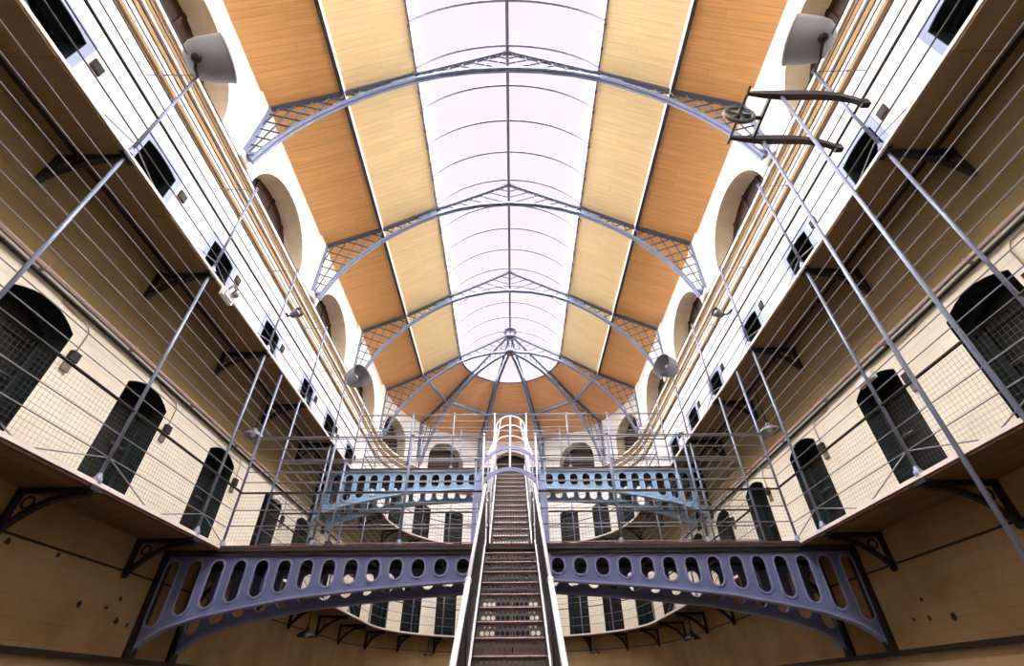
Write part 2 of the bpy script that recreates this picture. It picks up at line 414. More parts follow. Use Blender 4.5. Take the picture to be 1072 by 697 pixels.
b = MB(); b.quad((-W, YB, 0), (W, YB, 0), (W, YB, ZC + .1), (-W, YB, ZC + .1))
b.quad((-W, YB, ZC), (W, YB, ZC), (XP, YB, ZP), (-XP, YB, ZP)); b.quad((-XP, YB, ZP), (XP, YB, ZP), (XS, YB, ZS), (-XS, YB, ZS)); b.quad((-XS, YB, ZS), (XS, YB, ZS), (0, YB, ZR + .2), (0, YB, ZR + .2))
tag(b.build('wall_back', M['wall']), None, None, None, 'structure')
b = MB(); b.quad((-W, YB, 0), (W, YB, 0), (W, YC, 0), (-W, YC, 0))
pts = [(W * sin(pi / 2 - pi * i / 24), YC + W * cos(pi / 2 - pi * i / 24), 0) for i in range(25)]; b.quad(*pts)
tag(b.build('floor', M['floor']), None, None, None, 'structure')

# ------------------------------------------------------------------ sweeps that follow the horseshoe wall
def upath(off, y0=YB + .02, r0=W, yc=YC, n=32):
    """points of the horseshoe at 'off' inside the wall, left front -> apse -> right front"""
    r = r0 - off
    p = [(-r, y0)]
    p += [(-r * cos(pi * i / n), yc + r * sin(pi * i / n)) for i in range(n + 1)]
    p += [(r, y0)]
    return p
def usweep(mb, prof, **k):
    """prof: list of (offset from wall, z) closed polygon"""
    paths = [upath(o, **k) for o, z in prof]
    rings = [[(paths[j][i][0], paths[j][i][1], prof[j][1]) for j in range(len(prof))] for i in range(len(paths[0]))]
    mb.ring_sweep(rings, True, False)

c = MB()
usweep(c, [(0, 8.08), (.05, 8.08), (.05, 8.14), (0, 8.14)]); c.cur = 1
usweep(c, [(0, 8.14), (.03, 8.14), (.05, 8.24), (.05, 8.30), (0, 8.30)]); c.cur = 0
usweep(c, [(0, 8.30), (.07, 8.30), (.07, 8.42), (0, 8.42)]); c.cur = 1
usweep(c, [(0, 8.42), (.10, 8.42), (.10, 8.47), (0, 8.47)]); c.cur = 0
usweep(c, [(0, 8.47), (.11, 8.47), (.13, 8.60), (0, 8.60)]); c.cur = 1
usweep(c, [(0, 8.60), (.16, 8.60), (.16, 8.66), (.0, 8.72)])
tag(c.build('trim_1', [M['ochre'], M['white']]), 'ochre and white banded cornice running round the hall below the arches', 'cornice', None, 'structure')
c = MB(); usweep(c, [(0, 2.655), (.012, 2.655), (.012, 2.675), (0, 2.675)])
tag(c.build('trim_2', M['bracket']), 'thin dark string line on the bare wall at the feet of the lower brackets', 'string course', None, 'structure')
c = MB(); usweep(c, [(0, 1.77), (.05, 1.77), (.05, 1.82), (0, 1.83)])
tag(c.build('trim_3', M['bracket']), 'dark ledge low on the bare wall at the bottom of the view', 'ledge', None, 'structure')

# conduit line below the upper gallery
for side, sg in (('left', -1), ('right', 1)):
    root = empty('wall_pipe', (sg * (W - .05), 6, 4.85), 'long pinkish conduit pipe along the %s wall above the lower cell doors' % side, 'pipe')
    p = MB(); p.tube([(sg * (W - .05), -1.5, 4.87), (sg * (W - .05), 13.6, 4.87)], .028, 8); p.build('pipe', M['pipe'], root, True)
    p = MB(); p.tube([(sg * (W - .025), -1.5, 4.80), (sg * (W - .025), 13.6, 4.80)], .02, 6); p.build('pipe_shadow', M['dark'], root, True)  # black tube standing in for the shadow below the pipe
    p = MB()
    for i in range(9): p.box(sg * (W - .08) if sg > 0 else -W, W if sg > 0 else -(W - .08), 1.9 + 1.4 * i, 1.92 + 1.4 * i, 4.835, 4.90)
    p.build('clip', M['pipe'], root)

# lock boxes beside the doors
for side, lev, i, y in lock_boxes:
    sg = -1 if side == 'left' else 1
    by = y + .53 * (1 if side == 'left' else -1)
    if by > 13 and lev == 1: continue
    x = sg * (W + .01); xi = sg * (W - (.022 if lev == 2 else .05))
    X0, X1 = min(x, xi), max(x, xi)
    if lev == 2:
        root = empty('lock_box', (x, by, 7.1), 'small square maroon box beside the %s cell doorway of the upper %s gallery' % (ORD[i], side), 'lock box', 'lock boxes beside the upper cell doorways')
        m = MB(); m.box(X0, X1, by - .07, by + .07, 7.09, 7.23); m.build('housing', M['box'], root)
        m = MB(); m.box(X0 + .006 if sg < 0 else X0 - .006, X1 + .006 if sg < 0 else X1 - .006, by - .055, by + .055, 7.105, 7.215); m.build('lid', M['box'], root)
    else:
        root = empty('lock_box', (x, by, 4.2), 'dark box with pale plate beside the %s cell door of the lower %s gallery' % (ORD[i], side), 'lock box', 'lock boxes beside the lower cell doors')
        m = MB(); m.box(X0, X1, by - .055, by + .055, 4.29, 4.40); m.build('housing', M['box'], root)
        m = MB(); m.box(X0 + (0 if sg < 0 else .03), X1 - (.03 if sg < 0 else 0), by - .05, by + .05, 4.17, 4.29); m.build('back_plate', M['box_pale'], root)
        m = MB(); xx = sg * (W - .012)
        m.tube([(xx, by, 4.40), (xx, by, 4.66), (xx, by - sg * .0 - .06, 4.74), (xx, by - .42, 4.75), (xx, by - .5, 4.80)], .007, 6); m.build('conduit', M['pipe'], root, True)

for (x, y, z, t) in ((-W + .03, 9.457, 4.60, 'left'), (W - .03, 5.232, 4.66, 'right')):
    root = empty('bulkhead_light', (x, y, z), 'small white bulkhead light at the head of a lower %s cell door' % t, 'light')
    m = MB(); m.box(x - .03, x + .03, y - .16, y + .16, z - .05, z + .05); m.build('housing', M['bulb'], root)
    m = MB(); m.box(x - .045, x + .045, y - .13, y + .13, z - .035, z + .035); m.build('lens', M['bulb'], root)

# ------------------------------------------------------------------ galleries
def gallery(z, th, under, name, label):
    n = 32
    inner = [(-GE, YB + .02)] + [(-GE * cos(pi * i / n), YE + GE * sin(pi * i / n)) for i in range(n + 1)] + [(GE, YB + .02)]
    outer = upath(0.002)
    root = empty(name, (0, YC + 4.4, z), label, 'gallery')
    s = MB()
    for (a, b, p, q) in zip(inner, inner[1:], outer, outer[1:]):
        s.quad((a[0], a[1], z), (b[0], b[1], z), (q[0], q[1], z), (p[0], p[1], z))
    s.build('floor_boards', M['deck'], root)
    s = MB()
    for (a, b, p, q) in zip(inner, inner[1:], outer, outer[1:]):
        s.quad((a[0], a[1], z - th), (p[0], p[1], z - th), (q[0], q[1], z - th), (b[0], b[1], z - th))
    s.build('underside', under, root)
    # nosing strip around the open edge
    s = MB()
    def edge(off): 
        r = GE - off
        return [(-r, YB + .02)] + [(-r * cos(pi * i / n), YE + r * sin(pi * i / n)) for i in range(n + 1)] + [(r, YB + .02)]
    for lo, hi, off, mat in ((z - .034, z + .004, .012, 0),):
        pr = [(-.03, lo), (off, lo), (off, hi), (-.03, hi)]
        ps = [edge(o) for o, _ in pr]
        s.ring_sweep([[(ps[j][i][0], ps[j][i][1], pr[j][1]) for j in range(4)] for i in range(len(ps[0]))], True, False)
    s.build('nosing', M['fascia'], root)
    s = MB(); pr = [(-.03, z - th - .012), (.0, z - th - .012), (.0, z - .034), (-.03, z - .034)]
    ps = [edge(o) for o, _ in pr]
    s.ring_sweep([[(ps[j][i][0], ps[j][i][1], pr[j][1]) for j in range(4)] for i in range(len(ps[0]))], True, False)
    s.build('edge_board', under if z > 5 else M['deck'], root)
    return root

def bracket_mesh(drop, reach):
    """ornate cast bracket in local x (towards the wall +) and z (down -): top arm, wall leg, curved strut, small ring"""
    m = MB()
    m.bar([(-.02, 0, -.03), (reach, 0, -.03)], .05, .05)
    m.bar([(reach - .03, 0, 0), (reach - .03, 0, -drop)], .05, .05, up=(1, 0, 0))
    pts = []
    for i in range(9):
        t = i / 8
        x = .02 + (reach - .05) * t; z = -.06 - (drop - .07) * t ** 2.4
        pts.append((x, 0, z))
    m.bar(pts, .05, .05, up=lambda i: (0, 0, 1) if i < 6 else (1, 0, .3))
    m.ball((reach - .04, 0, -drop), .04, 8)
    m.box(-.03, .03, -.085, .085, -.04, -.005)
    rc = (reach - .16, 0, -.14); m.tube([(rc[0] + .055 * cos(2 * pi * k / 10), 0, rc[2] + .055 * sin(2 * pi * k / 10)) for k in range(10)], .012, 5, True)
    me = m.build('bracket', M['bracket'])
    return me

PY_ALL = [0.99, 2.73, 4.47, 6.28, 8.02, 9.77, 11.53, 13.28, 15.05]
def place_brackets(root, z, drop, proto):
    first = True
    n = 0
    def add(x, y, ang, sc):
        o = proto.copy(); COL.objects.link(o); o.parent = root; o.matrix_parent_inverse = root.matrix_basis.inverted()
        o.location = (x, y, z); o.rotation_euler = (0, 0, ang); o.scale = (sc, 1, 1)
    for y in PY_ALL:
        add(-GE, y, pi, 1); add(GE, y, 0, 1)
    for k in range(1, 10):
        t = pi * k / 10
        ex, ey = -GE * cos(t), YE + GE * sin(t)
        # distance to the wall along the radial direction
        dx, dy = -cos(t), sin(t)
        bq = ex * dx + (ey - YC) * dy; cq = ex * ex + (ey - YC) ** 2 - W * W
        d = -bq + sqrt(bq * bq - cq)
        add(ex, ey, math.atan2(dy, dx), d / (W - GE))

th2, th1 = .045, .05
g2 = gallery(Z2, th2, M['stone'], 'gallery', 'upper horseshoe gallery walkway with tan stone underside and white nosing')
g1 = gallery(Z1, th1, M['plank'], 'gallery', 'lower horseshoe gallery walkway with dark planked underside and pinkish white nosing')
pb = bracket_mesh(.42, W - GE); 
place_brackets(g2, Z2 - th2, .42, pb); place_brackets(g1, Z1 - th1, .40, pb)
bpy.data.objects.remove(pb)
# dark strip that paints the corner shadow under the upper gallery
for sg in (-1, 1):
    j = MB(); j.box(sg * 4.52 - .02, sg * 4.52 + .02, YB + .1, YC, Z2 - th2 - .02, Z2 - th2 - .001)
    j.build('corner_shadow', M['bracket'], g2)

# ------------------------------------------------------------------ gallery railings
O1 = [.25, .49, .77, .93, 1.10, 1.29, 1.47, 1.65, 1.83, 2.02, 2.21, 2.40, 2.60]
O2 = [.24, .47, .71, .89, 1.08, 1.27, 1.46, 1.65, 1.84]
def mesh_panel(p0, p1, z0, z1, pitch=.047, r=.0007):
    m = MB(); p0 = Vector(p0); p1 = Vector(p1); L = (p1 - p0).length; d = (p1 - p0) / L
    n = int(L / pitch)
    for i in range(1, n):
        q = p0 + d * (L * i / n); m.bar([(q.x, q.y, z0), (q.x, q.y, z1)], 2 * r, 2 * r, up=(1, 0, 0))
    k = int((z1 - z0) / pitch)
    for i in range(1, k):
        z = z0 + (z1 - z0) * i / k; m.bar([(p0.x, p0.y, z), (p1.x, p1.y, z)], 2 * r, 2 * r)
    return m
def straight_railing(sg, lev):
    side = 'left' if sg < 0 else 'right'
    z = Z1 if lev == 1 else Z2; offs = O1 if lev == 1 else O2; top = (Z2 - .06) if lev == 1 else z + 1.86
    gap = (6.98, 7.82) if lev == 1 else (11.33, 12.17)
    x = sg * (GE + .02)
    root = empty('gallery_railing', (x, 6, z), ('floor to ceiling grey wire railing of the lower %s gallery with mesh below' if lev == 1 else 'tall grey wire railing with black handrail on the upper %s gallery') % side, 'railing')
    ys = [-.8] + PY_ALL[:-1]
    ex = [gap[0] - .03, gap[1] + .03]
    for y in ys + ex:
        if any(abs(y - e) < .25 for e in ex) and y in ys: continue
        m = MB(); m.tube([(x, y, z), (x, y, top)], .0185, 8)
        m.lathe([(.045, 0), (.045, .03), (.028, .06), (.022, .09)], (x, y, z), (0, 0, 1), 10)
        if lev == 2: m.ball((x, y, top), .03, 8)
        m.build('post', M['post'], root, True)
        if lev == 1 or y > 0:
            m = MB(); d = .76 if lev == 1 else .5; h = .25 if lev == 1 else .17
            for q in (-d, d): m.tube([(x, y, z + h), (x, y + q, z + .015)], .007, 5)
            if y in ys: m.build('brace', M['rail'], root, True)
        if lev == 2 and y in ys:
            m = MB(); m.tube([(x, y, top - .02), (x + sg * .35, y, top + .0), (sg * (W - .0), y, top + .02)], .008, 5); m.ball((x + sg * .45, y, top), .02, 6)
            m.build('wall_stay', M['rail'], root, True)
    for i, o in enumerate(offs):
        hand = (i == 2)
        segs = [(YB + .05, YE)] if o > 1.66 else [(YB + .05, gap[0]), (gap[1], YE)]
        for a, b in segs:
            m = MB()
            if hand: m.tube([(x, a, z + o), (x, b, z + o)], .016, 8)
            else: m.tube([(x, a, z + o), (x, b, z + o)], .0058 if lev == 1 else .0085, 6)
            m.build('handrail' if hand else 'wire', M['dark'] if hand else (M['rail'] if lev == 1 else M['thin']), root, True)
    if lev == 1:
        ps = [2.73, 4.47, 6.28, 6.95]
        for a, b in list(zip([0.99] + ps, ps)) + [(7.85, 9.77)]:
            mesh_panel((x + sg * .01, a + .02, 0), (x + sg * .01, b - .02, 0), z + .03, z + .75).build('mesh_panel', M['wire'], root)
def apse_railing(lev):
    z = Z1 if lev == 1 else Z2; offs = [o for o in (O1 if lev == 1 else O2) if o < 1.7]
    r = GE + .02; n = 28
    root = empty('gallery_railing', (0, YE + r, z), 'curved wire railing round the %s gallery at the end of the hall' % ('lower' if lev == 1 else 'upper'), 'railing')
    for i, o in enumerate(offs):
        m = MB(); m.tube([(-r * cos(pi * k / n), YE + r * sin(pi * k / n), z + o) for k in range(n + 1)], .014 if i == 2 else .0065, 6)
        m.build('handrail' if i == 2 else 'wire', M['dark'] if i == 2 else M['rail'], root, True)
    for k in range(0, 11):
        t = pi * k / 10; p = (-r * cos(t), YE + r * sin(t))
        m = MB(); m.tube([(p[0], p[1], z), (p[0], p[1], z + offs[-1] + .02)], .02, 8); m.ball((p[0], p[1], z + offs[-1] + .02), .03, 8)
        m.build('post', M['post'], root, True)
for sg in (-1, 1):
    straight_railing(sg, 1); straight_railing(sg, 2)
apse_railing(1); apse_railing(2)

# ------------------------------------------------------------------ bridges
def interp(tab):
    def f(x):
        x = abs(x)
        for (a, b), (c, d) in zip(tab, tab[1:]):
            if x <= c: 
                t = (x - a) / (c - a); return b + (d - b) * t
        return tab[-1][1]
    return f
def bridge(ya, yb, z, tab, htop, hw, matw, mate, label, stair_word):
    lowf = interp(tab)
    top = z - .05
    root = empty('footbridge', (0, (ya + yb) / 2, z), label, 'bridge')
    for yy, out in ((ya, -1), (yb, 1)):
        holes = []
        for k in range(-15, 16):
            xc = .302 * k + (.04 if k > 0 else -.04) * (1 if k else 0)
            if abs(xc) > W - .125: continue
            rr = hw
            zb = max(lowf(xc - hw), lowf(xc + hw), lowf(xc)) + .075
            if htop - zb < 2 * rr: zb = htop - 2 * rr
            holes.append(slot(xc, rr, zb, htop))
        xs = [-W + 2 * W * i / 120 for i in range(121)]
        m = MB()
        m.plate(-W + .005, W - .005, lowf, lambda s: top, holes, lambda s, q: (s, yy - .012, q), lambda s, q: (s, yy + .012, q), extra=xs)
        g = m.build('girder', matw, root)
        # raised rims round the holes
        yo = yy + out * .012
        for h in holes:
            m = MB()
            S = h['s']; c = (S[0] + S[-1]) / 2; r = (S[-1] - S[0]) / 2
            loop = [(s, h['hi'](s)) for s in S] + [(s, h['lo'](s)) for s in reversed(S)]
            lp = []
            for p in loop:
                if not lp or abs(p[0] - lp[-1][0]) + abs(p[1] - lp[-1][1]) > 1e-4: lp.append(p)
            m.bar([(p[0], yo + out * .004, p[1]) for p in lp], .02, .022, up=lambda i, lp=lp, c=c: (lp[i][0] - c + 1e-5, 0, lp[i][1] - (min(max(lp[i][1], lp[0][1] - 0), lp[0][1]))+1e-5), closed=True)
            m.build('hole_rim', mate, g)
        m = MB(); pts = [(x, yy, lowf(x)) for x in xs[1:-1]]
        m.bar(pts, .11, .028); m.build('bottom_flange', mate, g)
        m = MB(); m.box(-W + .01, W - .01, yy - .05, yy + .05, top - (.075 if mate is M['girder_edge'] else .03), top); m.build('top_flange', M['stringer'] if mate is M['girder_edge'] else mate, g)  # lower bridge flange dark and deep to paint the deck's shadow band
        # gusset at the wall
        for sg in (-1, 1):
            m = MB(); m.box(min(sg * W, sg * (W - .05)), max(sg * W, sg * (W - .05)), yy - .09, yy + .09, lowf(W) - .03, top)
            m.build('wall_plate', M['bracket'], g)
    m = MB(); m.box(-GE, GE, ya - .09, yb + .09, z - .026, z - .002); m.build('deck', M['deck'] if mate is M['girder_edge'] else M['stringer'], root)
    m = MB(); m.box(-GE, GE, ya - .085, yb + .085, z - .075, z - .027); m.build('deck_bearer', M['stringer'], root)
    for k in range(-4, 5):
        if k == 0: continue
        m = MB(); m.bar([(k * .95, ya + .02, top - .1), (k * .95, yb - .02, top - .1)], .05, .1); m.build('cross_beam', M['stringer'], root)
    return root
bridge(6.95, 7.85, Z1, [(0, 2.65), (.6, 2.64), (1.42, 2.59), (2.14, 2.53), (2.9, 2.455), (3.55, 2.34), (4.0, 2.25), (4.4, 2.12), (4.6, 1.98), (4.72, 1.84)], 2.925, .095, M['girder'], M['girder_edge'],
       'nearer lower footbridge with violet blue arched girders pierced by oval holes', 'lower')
bridge(11.3, 12.2, Z2 - .06, [(0, 5.43), (.8, 5.425), (1.6, 5.40), (2.39, 5.35), (3.19, 5.22), (3.97, 5.05), (4.4, 4.9), (4.72, 4.7)], 5.80, .104, M['girder2'], M['girder2_edge'],
       'farther upper footbridge with pale blue girders pierced by rounded holes', 'upper')

def bridge_railing(y, z, offs, x0, x1, posts, label, mesh=False):
    s = 1 if x1 > 0 else -1
    root = empty('bridge_railing', ((x0 + x1) / 2, y, z), label, 'railing')
    for i, o in enumerate(offs):
        m = MB(); hand = i == 2
        m.tube([(x0, y, z + o), (x1, y, z + o)], .015 if hand else .0075, 6)
        m.build('handrail' if hand else 'wire', M['stringer'] if hand else M['rail'], root, True)
    m = MB(); m.tube([(x0, y, z + offs[-1] + .03), (x1, y, z + offs[-1] + .03)], .013, 8); m.build('top_rail', M['rail'], root, True)
    for x in posts:
        m = MB(); pr_ = .014 if abs(x) < .6 else .019; m.tube([(x, y, z), (x, y, z + offs[-1] + .03)], pr_, 8); m.ball((x, y, z + offs[-1] + .05), pr_ * 1.7, 8)
        m.lathe([(.045, 0), (.045, .03), (.026, .07)], (x, y, z), (0, 0, 1), 8)
        m.build('post', M['white_iron'] if abs(x) < .6 else M['post'], root, True)
    if mesh:
        mesh_panel((x0, y + .01, 0), (x1, y + .01, 0), z + .03, z + .73).build('mesh_panel', M['wire'], root)
B1 = [.27, .49, .74, .90, 1.06, 1.25, 1.43, 1.60]
B2 = [.27, .50, .75, .93, 1.12, 1.31, 1.47]
for sg, sd in ((-1, 'left'), (1, 'right')):
    bridge_railing(6.92, Z1, B1, sg * .41, sg * GE, [sg * .41, sg * 1.55, sg * 2.76], 'front wire railing of the lower footbridge, %s of the stair' % sd, True)
    bridge_railing(7.90, Z1, B1, sg * .45, sg * GE, [sg * .60, sg * 1.78, sg * 2.9], 'back wire railing of the lower footbridge, %s of the stair' % sd, True)
    bridge_railing(11.27, Z2 - .06, B2, sg * .42, sg * GE, [sg * .42, sg * 1.5, sg * 2.6], 'front wire railing of the upper footbridge, %s of the stair' % sd)
bridge_railing(12.25, Z2 - .06, B2, -GE, GE, [-2.5, -1.4, 1.4, 2.5], 'back wire railing across the whole upper footbridge')

# ------------------------------------------------------------------ stair flights
SW = .335
def riser_mesh(h):
    m = MB(); holes = []
    r = .021
    for i in range(12):
        x = -SW + .03 + (2 * SW - .06) * (i + .5) / 12; holes.append(slot(x, r, h * .5 - r - .012, h * .5 + r - .012))
    for i in range(11):
        x = -SW + .03 + (2 * SW - .06) * (i + 1) / 12; holes.append(slot(x, .010, h * .8 - .010, h * .8 + .010))
    m.plate(-SW, SW, lambda s: 0.0, lambda s: h, holes, lambda s, q: (s, 0, q), lambda s, q: (s, .008, q))
    return m.build('riser', M['riser'])
def tread_mesh(g):
    m = MB()
    pr = [(-.015, -.018), (-.022, -.005), (-.015, .004), (g, .004), (g, -.018)]
    m.ring_sweep([[(x, a, b) for a, b in pr] for x in (-SW, SW)], True, False)
    return m.build('tread', M['tread'])
def flight(y_top, z_top, n, g, h, label, name):
    root = empty(name, (0, y_top - n * g, z_top - n * h), label, 'stair')
    inv = root.matrix_basis.inverted()
    inv = Matrix.Translation(-Vector(root.location))
    rp, tp = riser_mesh(h - .018), tread_mesh(g)
    for i in range(n):
        y = y_top - i * g; z = z_top - i * h
        for pr, zz in ((rp, z - h + .0), (tp, z)):
            o = pr.copy(); COL.objects.link(o); o.parent = root; o.matrix_parent_inverse = inv; o.location = (0, y, zz)
    bpy.data.objects.remove(rp); bpy.data.objects.remove(tp)
    sl = h / g
    yb = y_top - n * g
    for sg in (-1, 1):
        x = sg * (SW + .012)
        zf = lambda y: z_top - (y_top - y) * sl
        m = MB()
        m.plate(yb, y_top, lambda y: max(z_top - n * h, zf(y) - .20), lambda y: zf(y) + .05, [], lambda y, q: (x - .010, y, q), lambda y, q: (x + .010, y, q), extra=[yb + .3])
        m.build('stringer', M['stringer'], root)
        m = MB(); m.bar([(x, yb, zf(yb) + .055), (x, y_top, zf(y_top) + .055)], .02, .012); m.build('stringer_cap', M['white_iron'], root)
    return root, (lambda y: z_top - (y_top - y) * sl), yb, inv
f1, zf1, yb1, inv1 = flight(6.95, Z1, 20, .21, .1545, 'lower flight of iron stairs with perforated risers rising to the near footbridge', 'stair_flight')
f2, zf2, yb2, inv2 = flight(11.28, Z2 - .06, 17, .2018, (Z2 - .06 - Z1) / 17, 'upper flight of iron stairs between the two footbridges inside the hooped cage', 'stair_flight')
for sg in (-1, 1):
    x = sg * (SW + .03)
    # lower flight: thick white handrail with ball joint, then a thinner rail; dark side sheet under it
    m = MB(); m.tube([(x, yb1 + .1, zf1(yb1 + .1) + .85), (x, 4.6, zf1(4.6) + .85)], .024, 10); m.ball((x, 4.62, zf1(4.62) + .85), .034, 10); m.build('handrail', M['white_iron'], f1, True)
    m = MB(); m.tube([(x, 4.6, zf1(4.6) + .85), (x, 6.9, zf1(6.9) + .87)], .020, 10); m.build('handrail', M['white_iron'], f1, True)
    m = MB(); m.plate(yb1 + .1, 6.9, lambda y: zf1(y) + .06, lambda y: zf1(y) + .84, [], lambda y, q: (x - .004, y, q), lambda y, q: (x + .004, y, q)); m.build('side_sheet', M['stringer'], f1)
    for y in (yb1 + .15, 4.6, 6.85):
        m = MB(); m.tube([(x, y, zf1(y) - .02), (x, y, zf1(y) + .85)], .015, 8); m.build('baluster', M['stringer'], f1, True)
    # upper flight rails
    for hh, rr in ((.88, .020), (.48, .014), (1.12, .012)):
        m = MB(); m.tube([(x + sg * .02 * (hh < 1), 7.88, zf2(7.88) + hh), (x + sg * .02 * (hh < 1), 11.25, zf2(11.25) + hh)], rr, 8); m.build('handrail' if hh == .88 else 'side_rail', M['white_iron'], f2, True)
    for i, y in enumerate((7.95, 8.9, 9.8, 10.6, 11.2)):
        m = MB(); m.tube([(x, y, zf2(y) - .05), (x, y, zf2(y) + (1.0))], .022 if i == 0 else .013, 8); m.build('newel' if i == 0 else 'baluster', M['stringer'] if i == 0 else M['white_iron'], f2, True)

# hooped safety cage over the upper flight
hoops = [(6.93, 4.17, .52, 2.72, 'cage'), (7.85, 4.93, .52, 3.12, 'cage'), (9.2, 5.81, .45, None, 'cage2'), (10.3, 6.62, .40, None, 'cage2'), (11.27, 7.38, .385, None, 'cage2')]
cg = empty('stair_cage', (0, 9, 4.5), 'lavender and white hooped safety cage arching over the upper stair flight', 'cage')
def hoop_pts(y, apex, r, foot, n=18):
    zs = apex - r
    f = foot if foot is not None else zf2(y) + .5
    return [(-r, y, f)] + [(-r * cos(pi * i / n), y, zs + r * sin(pi * i / n)) for i in range(n + 1)] + [(r, y, f)]
for k, (y, apex, r, foot, mt) in enumerate(hoops):
    m = MB(); p = hoop_pts(y, apex, r, foot)
    N = len(p)
    cx, cz = 0, apex - r
    m.bar(p, .014, .075 if k == 0 else (.06 if k == 1 else .035), up=(0, 1, 0)) if False else None
    # flat bar: wide face towards the viewer for the first two hoops
    wf = .062 if k == 0 else (.05 if k == 1 else .03)
    m.bar(p, .022, wf, up=lambda i, p=p, cz=cz: (p[i][0] * 1.0, 0, max(0, p[i][2] - cz)) if True else None)
    m.build('hoop', M[mt], cg)
for ang in (90, 45, 135, 8, 172):
    pts = []
    for (y, apex, r, foot, mt) in hoops[0 if ang == 90 else 1:]:
        a = RAD(ang); rr = r - .02
        pts.append((-rr * cos(a), y, apex - r + rr * sin(a)))
    if ang == 90: pts.append((0, 12.2, 7.62))
    m = MB(); m.tube(pts, .017 if ang == 90 else .013, 8); m.build('cage_bar', M['cage2'], cg, True)

# ------------------------------------------------------------------ roof
def ceil_panel(mb, pa, pb, y0, y1):
    mb.quad((pa[0], y0, pa[1]), (pb[0], y0, pb[1]), (pb[0], y1, pb[1]), (pa[0], y1, pa[1]))
cl = MB()
for sg in (-1, 1):
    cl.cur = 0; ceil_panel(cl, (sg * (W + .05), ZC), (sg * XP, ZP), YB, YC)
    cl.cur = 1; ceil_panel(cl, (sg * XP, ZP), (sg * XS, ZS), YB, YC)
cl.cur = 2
NS = 40
for i in range(NS):
    a, b2 = -pi / 2 + pi * i / NS, -pi / 2 + pi * (i + 1) / NS
    P = lambda r, t, z: (r * sin(t), YC + r * cos(t), z)
    cl.quad(P(W + .05, a, ZC), P(XP, a, ZP), P(XP, b2, ZP), P(W + .05, b2, ZC))
    cl.quad(P(XP, a, ZP), P(XS, a, ZS), P(XS, b2, ZS), P(XP, b2, ZP))
tag(cl.build('ceiling', [M['board_low'], M['board_skylit'], M['board_apse']]), None, None, None, 'structure')

# skylight : barrel of glass over the nave, half dome over the apse
RS = (XS ** 2 + (ZR - ZS) ** 2) / (2 * (ZR - ZS)); ZK = ZR - RS
A0 = math.asin(XS / RS)
def barrel(t, up=0.0): return ((RS + up) * sin(t), ZK + (RS + up) * cos(t))
sk = empty('window_%d' % (win_n[0] + 1), (0, 7, ZR), 'long pinkish white glazed skylight along the ridge with curved glazing bars', 'skylight', None, 'structure')
m = MB(); n = 16
rows = [[(barrel(-A0 + 2 * A0 * i / n, .03)[0], y, barrel(-A0 + 2 * A0 * i / n, .03)[1]) for i in range(n + 1)] for y in (YB, YC)]
m.ring_sweep(rows, False, False, False)
rings = []
for j in range(9):
    t = A0 * j / 8; x, z = barrel(t, .03)
    rings.append([(max(x, 1e-4) * sin(-pi / 2 + pi * i / 24), YC + max(x, 1e-4) * cos(-pi / 2 + pi * i / 24), z) for i in range(25)])
m.ring_sweep(rings, False, False, False)
m.build('glass_pane', M['glass'], sk, True)
ys = [4.39 + .879 * k for k in range(-7, 13)]
for y in ys:
    m = MB(); m.bar([(barrel(-A0 + 2 * A0 * i / 20)[0], y, barrel(-A0 + 2 * A0 * i / 20)[1]) for i in range(21)], .045, .045, up=lambda i: (0, 1, 0)); m.build('glazing_bar', M['sky_iron'], sk)
m = MB(); m.bar([(0, YB + .02, ZR - .06), (0, YC, ZR - .06)], .07, .12); m.build('ridge_beam', M['sky_iron'], sk)
for sg in (-1, 1):
    m = MB(); m.bar([(sg * XS, YB + .02, ZS + .0), (sg * XS, YC, ZS + .0)], .03, .05); 
    for y in [YB + .3 + .44 * k for k in range(38)]: m.box(sg * XS - .03, sg * XS + .03, y - .02, y + .02, ZS - .06, ZS)
    m.build('kerb', M['sky_iron'], sk)
m = MB(); m.bar([(XS * sin(-pi / 2 + pi * i / 30), YC + XS * cos(-pi / 2 + pi * i / 30), ZS) for i in range(31)], .08, .12); m.build('ring_kerb', M['sky_iron'], sk)

# purlins: on the slopes a dark bar paints the shadow side beside a bright edge
for sg, sd in ((-1, 'left'), (1, 'right')):
    m = MB(); m.bar([(sg * (XP + .03), YB + .02, ZP - .06), (sg * (XP + .03), YC, ZP - .06)], .07, .11); m.cur = 1
    m.bar([(sg * (XP - .015), YB + .02, ZP - .06), (sg * (XP - .015), YC, ZP - .06)], .011, .12)
    tag(m.build('trim_%d' % (4 if sg < 0 else 5), [M['stringer'], M['fascia']]), 'thin iron purlin along the %s roof slope between the orange and the brightened upper boards' % sd, 'purlin', None, 'structure')
angs = [-90, -54, -18, 18, 54, 90]
for i, (a, b2) in enumerate(zip(angs, angs[1:])):
    m = MB(); P = lambda t: (XP * sin(RAD(t)), YC + XP * cos(RAD(t)), ZP - .07)
    m.bar([P(a), P(b2)], .06, .12)
    tag(m.build('trim_%d' % (6 + i), M['iron']), 'iron purlin bar between roof ribs in the apse, %s' % ['leftmost of five', 'second from left of five', 'middle of five', 'second from right of five', 'rightmost of five'][i], 'purlin', None, 'structure')

# trusses
lowc = [(4.66, 8.95), (4.60, 9.35), (4.50, 9.75), (4.36, 10.2), (4.17, 10.65), (3.90, 11.1), (3.58, 11.5), (3.2, 11.85), (2.75, 12.2), (2.3, 12.47), (1.9, 12.65)]
